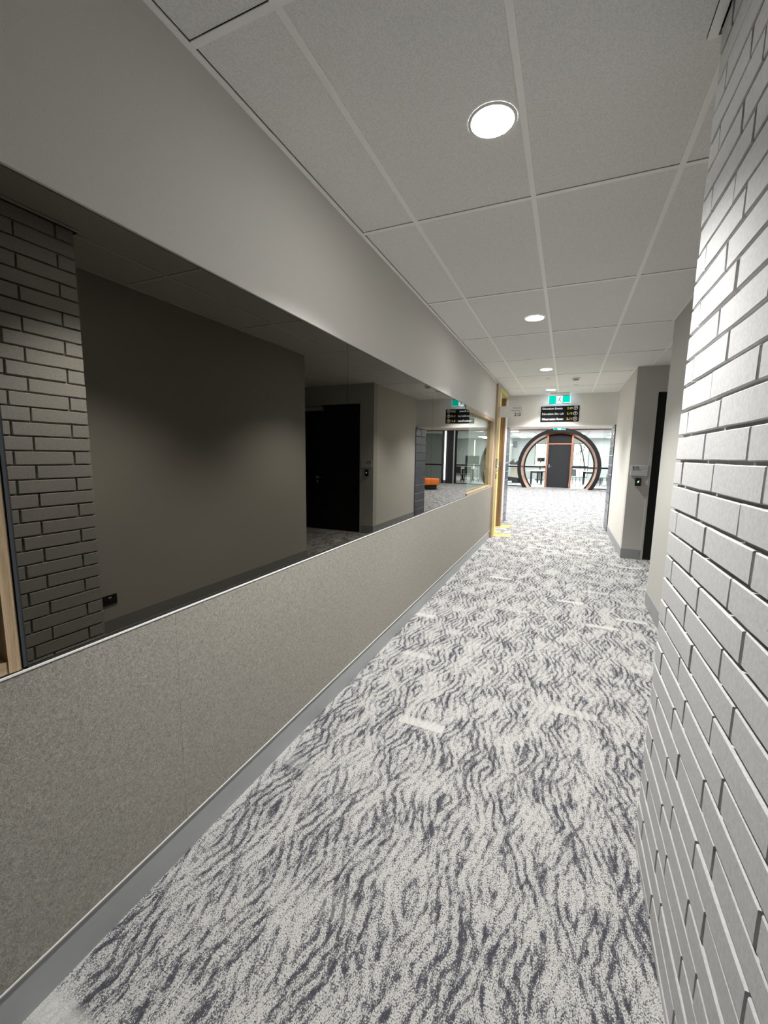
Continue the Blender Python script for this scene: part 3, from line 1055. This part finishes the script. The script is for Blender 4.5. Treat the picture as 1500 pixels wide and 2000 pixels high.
box('transom', 'copper', DXA, DXB, YG - 0.10, YG + 0.05, 2.03, 2.08, portal)
pts = [(DXA, 2.08), (DXB, 2.08)]
for k in range(13):
    x = DXB + (DXA - DXB) * k / 12
    pts.append((x, PCZ + math.sqrt((RB - 0.0) ** 2 - (x - PCX) ** 2)))
MB().prism(pts, 'y', YG - 0.03, YG + 0.01).build('fanlight_panel', 'charcoal', portal, label='charcoal panel with curved top')
box('door_leaf', 'charcoal', DXA + 0.004, DXB - 0.004, YG - 0.03, YG + 0.012, 0.012, 2.027, portal)
hm = MB().box(DXA + 0.06, DXA + 0.10, YG - 0.036, YG - 0.03, 0.93, 1.10).tube([(DXA + 0.08, YG - 0.035, 1.0), (DXA + 0.08, YG - 0.075, 1.0), (DXA + 0.19, YG - 0.078, 1.0)], 0.010)
hm.build('door_handle', 'steel', portal)
box('threshold', 'grey_base', -1.50, 0.82, PF + 0.25, YG + 0.02, 0, 0.012, portal)
# curved panes either side of the door
for side in (-1, 1):
    xin = PX0 if side < 0 else PX1
    for (za, zb) in ((0.03, 0.935), (0.995, 9)):
        poly = []
        zt = PCZ + math.sqrt((RB - 0.03) ** 2 - (xin - PCX) ** 2)
        zb2 = min(zb, zt)
        poly.append((xin, za))
        poly.append((xin, zb2))
        m = 20
        arc = []
        for k in range(m + 1):
            z = zb2 + (za - zb2) * k / m
            x = PCX + side * math.sqrt(max((RB - 0.03) ** 2 - (z - PCZ) ** 2, 0))
            if abs(x - xin) > 1e-3:
                arc.append((x, z))
        poly += arc
        MB().prism(poly, 'y', YG + 0.02, YG + 0.028).build('curved_pane', 'glass', portal)
    xo = PCX + side * (RB - 0.03)
    a, b = sorted((xin, xo))
    box('portal_rail', 'black_metal', a, b, YG - 0.005, YG + 0.05, 0.928, 0.998, portal)

# ================================================================== FOYER THINGS
t = thing('led_strip', 'tall white light strip standing between black panels of the glazed wall', 'light strip', (3.47, YG, 0.17))
box('diffuser', 'strip_lamp', 3.435, 3.505, YG - 0.03, YG + 0.02, 0.17, 2.69, t)
box('channel', 'charcoal', 3.425, 3.515, YG + 0.02, YG + 0.06, 0.16, 2.70, t)
ld = bpy.data.lights.new('strip_glow', 'AREA')
ld.shape = 'RECTANGLE'; ld.size = 0.06; ld.size_y = 2.5; ld.energy = 25
lo = bpy.data.objects.new('strip_glow', ld)
link(lo, t)
lo.location = (0, -0.05, 1.26); lo.rotation_euler = (math.radians(90), 0, 0)

t = thing('wall_light', 'slim vertical white light line on the far meeting room wall', 'wall light', (3.40, MY, 0.4))
box('diffuser', 'strip_lamp', 3.375, 3.42, MY - 0.03, MY - 0.015, 0.42, 2.5, t)
box('channel', 'alu', 3.365, 3.43, MY - 0.015, MY - 0.0005, 0.41, 2.51, t)

t = thing('ottoman', 'low orange upholstered ottoman with chamfered corners on a dark plinth', 'ottoman', (3.1, 17.3, 0))
oc = (3.12, 17.25)
hexa = [(oc[0] + 0.62 * math.cos(math.radians(a)), oc[1] + 0.62 * math.sin(math.radians(a))) for a in (12, 72, 132, 192, 252, 312)]
MB().prism(hexa, 'z', 0.20, 0.45).bevel(0.03, 2).build('seat_cushion', 'orange', t, smooth=True)
hexb = [(oc[0] + 0.50 * math.cos(math.radians(a)), oc[1] + 0.50 * math.sin(math.radians(a))) for a in (12, 72, 132, 192, 252, 312)]
MB().prism(hexb, 'z', 0.03, 0.20).build('plinth', 'charcoal', t)
for p in hexb:
    q = (oc[0] + (p[0] - oc[0]) * 0.9, oc[1] + (p[1] - oc[1]) * 0.9)
    MB().lathe([(0, 0), (0.025, 0), (0.025, 0.03), (0, 0.03)], (q[0], q[1], 0), 10).build('foot', 'plastic_black', t)


def panel_light(x, y, z, w, l, power, label, group):
    t = thing('ceiling_light', label, 'ceiling light', (x, y, z), group)
    fr = MB().box(x - w / 2 - 0.02, x + w / 2 + 0.02, y - l / 2 - 0.02, y + l / 2 + 0.02, z - 0.02, z)
    fr.build('frame', 'plastic_white', t)
    box('diffuser', 'panel_lamp', x - w / 2, x + w / 2, y - l / 2, y + l / 2, z - 0.024, z - 0.0201, t)
    ld = bpy.data.lights.new('panel_glow', 'AREA')
    ld.shape = 'RECTANGLE'
    ld.size = w
    ld.size_y = l
    ld.energy = power
    ld.color = (0.97, 0.985, 1.0)
    lo = bpy.data.objects.new('panel_glow', ld)
    link(lo, t)
    lo.location = (0, 0, -0.035)


for x in (-3.2, -0.2, 2.8):
    for y in (11.6, 15.0, 18.6):
        panel_light(x, y, 3.05, 0.6, 1.2, FOYER_W, 'foyer ceiling light panel %s, %s' % ({-3.2: 'on the door 2.12 side', -0.2: 'before the portal door', 2.8: 'over the orange ottoman side'}[x],
                    {11.6: 'just past the navy blocks', 15.0: 'midway to the portal', 18.6: 'closest to the glazed wall'}[y]), 'foyer ceiling panels')
for x, y, w, l, lab in ((-2.5, 25.2, 0.3, 5.0, 'long thin light strip on the meeting room ceiling, beside the round portal'),
                        (0.55, 23.6, 0.3, 2.4, 'light strip on the meeting room ceiling, just above the portal door'),
                        (2.3, 26.8, 0.45, 2.6, 'broad light strip on the meeting room ceiling, over the chair row')):
    panel_light(x, y, MC - 0.006, w, l, MEETING_W, lab, 'meeting room ceiling strips')
panel_light(-3.0, 7.2, 2.69, 0.6, 1.2, WORKSHOP_W, 'rectangular light panel on the workshop ceiling behind the clear pane', 'workshop ceiling panel')


# ================================================================== MEETING ROOM THINGS
def flip_table(x, y, rz, w, label):
    t = thing('table', label, 'table', (x, y, 0), 'meeting room tables')
    MB().box(x - w / 2, x + w / 2, y - 0.35, y + 0.35, 0.70, 0.73).bevel(0.006, 1).build('tabletop', 'white', t)
    for s in (-1, 1):
        lx = x + s * (w / 2 - 0.22)
        leg = MB().box(lx - 0.05, lx + 0.05, y - 0.05, y + 0.05, 0.08, 0.70)
        leg.box(lx - 0.04, lx + 0.04, y - 0.33, y + 0.33, 0.06, 0.12)
        leg.build('leg', 'black_metal', t)
        for q in (-1, 1):
            MB().lathe([(0, -0.015), (0.03, -0.015), (0.03, 0.015), (0, 0.015)], (lx, y + q * 0.29, 0.03), 14, 'y').build('caster', 'plastic_black', t)
    MB().box(x - w / 2 + 0.2, x + w / 2 - 0.2, y - 0.02, y + 0.02, 0.60, 0.68).build('beam', 'black_metal', t)
    t.rotation_euler.z = rz
    return t


flip_table(-1.40, 23.4, math.radians(4), 0.95, 'white flip table with black legs behind the pane left of the portal door')
flip_table(-1.15, 24.7, math.radians(4), 0.95, 'second white table behind the first one, near the monitor')
flip_table(1.12, 24.35, math.radians(-3), 0.9, 'white table near the chair row, seen through the portal pane')
flip_table(2.75, 23.9, math.radians(2), 1.1, 'white table near the dark pinboard, seen in the mirror glass')


def chair(x, y, rz, label, group, mat='chair_grey'):
    t = thing('chair', label, 'chair', (x, y, 0), group)
    MB().box(x - 0.22, x + 0.22, y - 0.22, y + 0.22, 0.43, 0.465).bevel(0.012, 1).build('seat', mat, t)
    bk = MB()
    bk.prism([(y + 0.19, 0.50), (y + 0.215, 0.50), (y + 0.275, 0.86), (y + 0.25, 0.86)], 'x', x - 0.21, x + 0.21)
    bk.bevel(0.006, 1).build('backrest', mat, t)
    for sx in (-1, 1):
        MB().tube([(x + sx * 0.19, y - 0.18, 0.44), (x + sx * 0.22, y - 0.23, 0.0)], 0.012).build('leg', 'black_metal', t)
        MB().tube([(x + sx * 0.19, y + 0.20, 0.55), (x + sx * 0.19, y + 0.18, 0.44), (x + sx * 0.22, y + 0.25, 0.0)], 0.012).build('leg', 'black_metal', t)
    t.rotation_euler.z = rz
    return t


for k, (x, y) in enumerate(((1.78, 23.9), (1.86, 24.55), (1.94, 25.2), (2.02, 25.85), (2.1, 26.5))):
    chair(x, y, math.radians(-80), ('nearest grey chair of the row at the brick faced wall', 'second grey chair of the row at the brick faced wall', 'middle grey chair of the row at the brick faced wall',
          'fourth grey chair of the row at the brick faced wall', 'farthest grey chair of the row at the brick faced wall')[k], 'row of grey chairs')
chair(0.42, 23.2, math.radians(150), 'grey chair standing alone behind the pane beside the charcoal door', 'loose meeting chairs')
chair(2.5, 22.75, math.radians(170), 'black chair at the table near the dark pinboard', 'loose meeting chairs', 'plastic_black')
chair(3.05, 22.75, math.radians(185), 'black chair nearest the black door panel', 'loose meeting chairs', 'plastic_black')

t = thing('counter', 'long white counter with rounded end on a beige drawer unit', 'counter', (-2.6, 24.2, 0))
cp = [(-3.25, 23.8), (-1.75, 23.8)] + [(-1.75 + 0.35 * math.sin(a), 24.15 - 0.35 * math.cos(a)) for a in (0.4, 0.9, 1.57, 2.2, 2.7)] + [(-1.75, 24.5), (-3.25, 24.5)]
MB().prism(cp, 'z', 0.94, 0.985).build('worktop', 'white', t)
box('drawer_unit', 'beige', -2.75, -2.25, 23.95, 24.4, 0.36, 0.94, t)
MB().prism([(-3.2, 0.20), (-2.9, 0.10), (-1.9, 0.14), (-1.9, 0.22), (-2.7, 0.30), (-3.2, 0.36)], 'y', 23.95, 24.4).build('curved_base', 'black_metal', t)
box('base_foot', 'black_metal', -2.7, -2.2, 24.0, 24.35, 0.0, 0.12, t)
t = thing('bag', 'slumped black bag resting on the white counter', 'bag', (-2.6, 24.1, 0.985))
bm_ = MB().lathe([(0, 0), (0.22, 0.0), (0.26, 0.07), (0.22, 0.17), (0.12, 0.24), (0, 0.25)], (-2.62, 24.1, 0.985), 20)
for v in bm_.bm.verts:
    v.co.x = -2.62 + (v.co.x + 2.62) * 1.1 + 0.02 * math.sin(9 * v.co.y)
    v.co.y = 24.1 + (v.co.y - 24.1) * 0.75
bm_.build('body', 'plastic_black', t, smooth=True)
MB().tube([(-2.78, 24.1, 1.14), (-2.74, 24.1, 1.26), (-2.6, 24.1, 1.30), (-2.48, 24.1, 1.25), (-2.44, 24.1, 1.14)], 0.012).build('strap', 'plastic_black', t, smooth=True)

t = thing('monitor_stand', 'black monitor on a mobile stand before the bright far window', 'monitor', (-1.5, 27.6, 0))
box('screen', 'screen', -1.66, -1.25, 27.58, 27.62, 1.15, 1.39, t, bev=0.005)
box('pole', 'black_metal', -1.49, -1.43, 27.62, 27.66, 0.05, 1.3, t)
box('shelf', 'beige', -1.74, -1.25, 27.45, 27.75, 0.84, 1.08, t, label='pale box shelf')
box('foot_bar', 'black_metal', -1.72, -1.22, 27.5, 27.8, 0.0, 0.05, t)

t = thing('wall_speaker', 'dark wall speaker high up in the meeting room corner', 'speaker', (-3.05, 27.0, 2.1))
box('cabinet', 'plastic_black', -3.05, -2.83, 26.9, 27.15, 1.98, 2.36, t, bev=0.01)
box('bracket', 'plastic_white', -3.30, -3.05, 27.0, 27.06, 2.1, 2.2, t)
box('grille', 'slate', -3.03, -2.85, 26.893, 26.9, 2.0, 2.34, t)

t = thing('pinboard', 'dark pinboard screen standing behind the glass beside the silver post', 'pinboard', (2.75, 25.0, 0))
box('board', 'slate', 2.3, 3.2, 25.0, 25.04, 0.95, 1.45, t)
for xx in (2.37, 3.13):
    box('leg', 'black_metal', xx - 0.015, xx + 0.015, 25.005, 25.035, 0.0, 0.95, t)
    box('foot', 'black_metal', xx - 0.02, xx + 0.02, 24.8, 25.24, 0.0, 0.02, t)

# tree outside the far window
t = thing('tree', 'leafy tree outside the bright meeting room window', 'tree', (1.3, 33.0, -1.0))
MB().tube([(1.3, 33.0, -1.0), (1.25, 33.0, 0.6), (1.05, 33.0, 1.6), (0.8, 33.0, 2.4)], 0.05).build('trunk', 'bark', t, smooth=True)
lv = MB()
rg = random.Random(5)
for k in range(150):
    a = rg.choice(((0.95, 1.9), (0.7, 1.65), (1.1, 2.15), (0.75, 2.3)))
    x, z, y = rg.gauss(a[0], 0.10), rg.gauss(a[1], 0.12), 33 + rg.uniform(-0.3, 0.3)
    s = rg.uniform(0.03, 0.07)
    th = rg.uniform(0, 6.28)
    lv.prism([(x + s * math.cos(th), z + s * math.sin(th)), (x + 0.3 * s * math.cos(th + 1.57), z + 0.3 * s * math.sin(th + 1.57)),
              (x - s * math.cos(th), z - s * math.sin(th)), (x + 0.3 * s * math.cos(th - 1.57), z + 0.3 * s * math.sin(th - 1.57))], 'y', y, y + 0.003)
lv.build('foliage', 'leaf', t, 'stuff')
struct('ground_outside', MB().box(-14, 16, 30.2, 60, -1.1, -1.0), 'paint_pale')
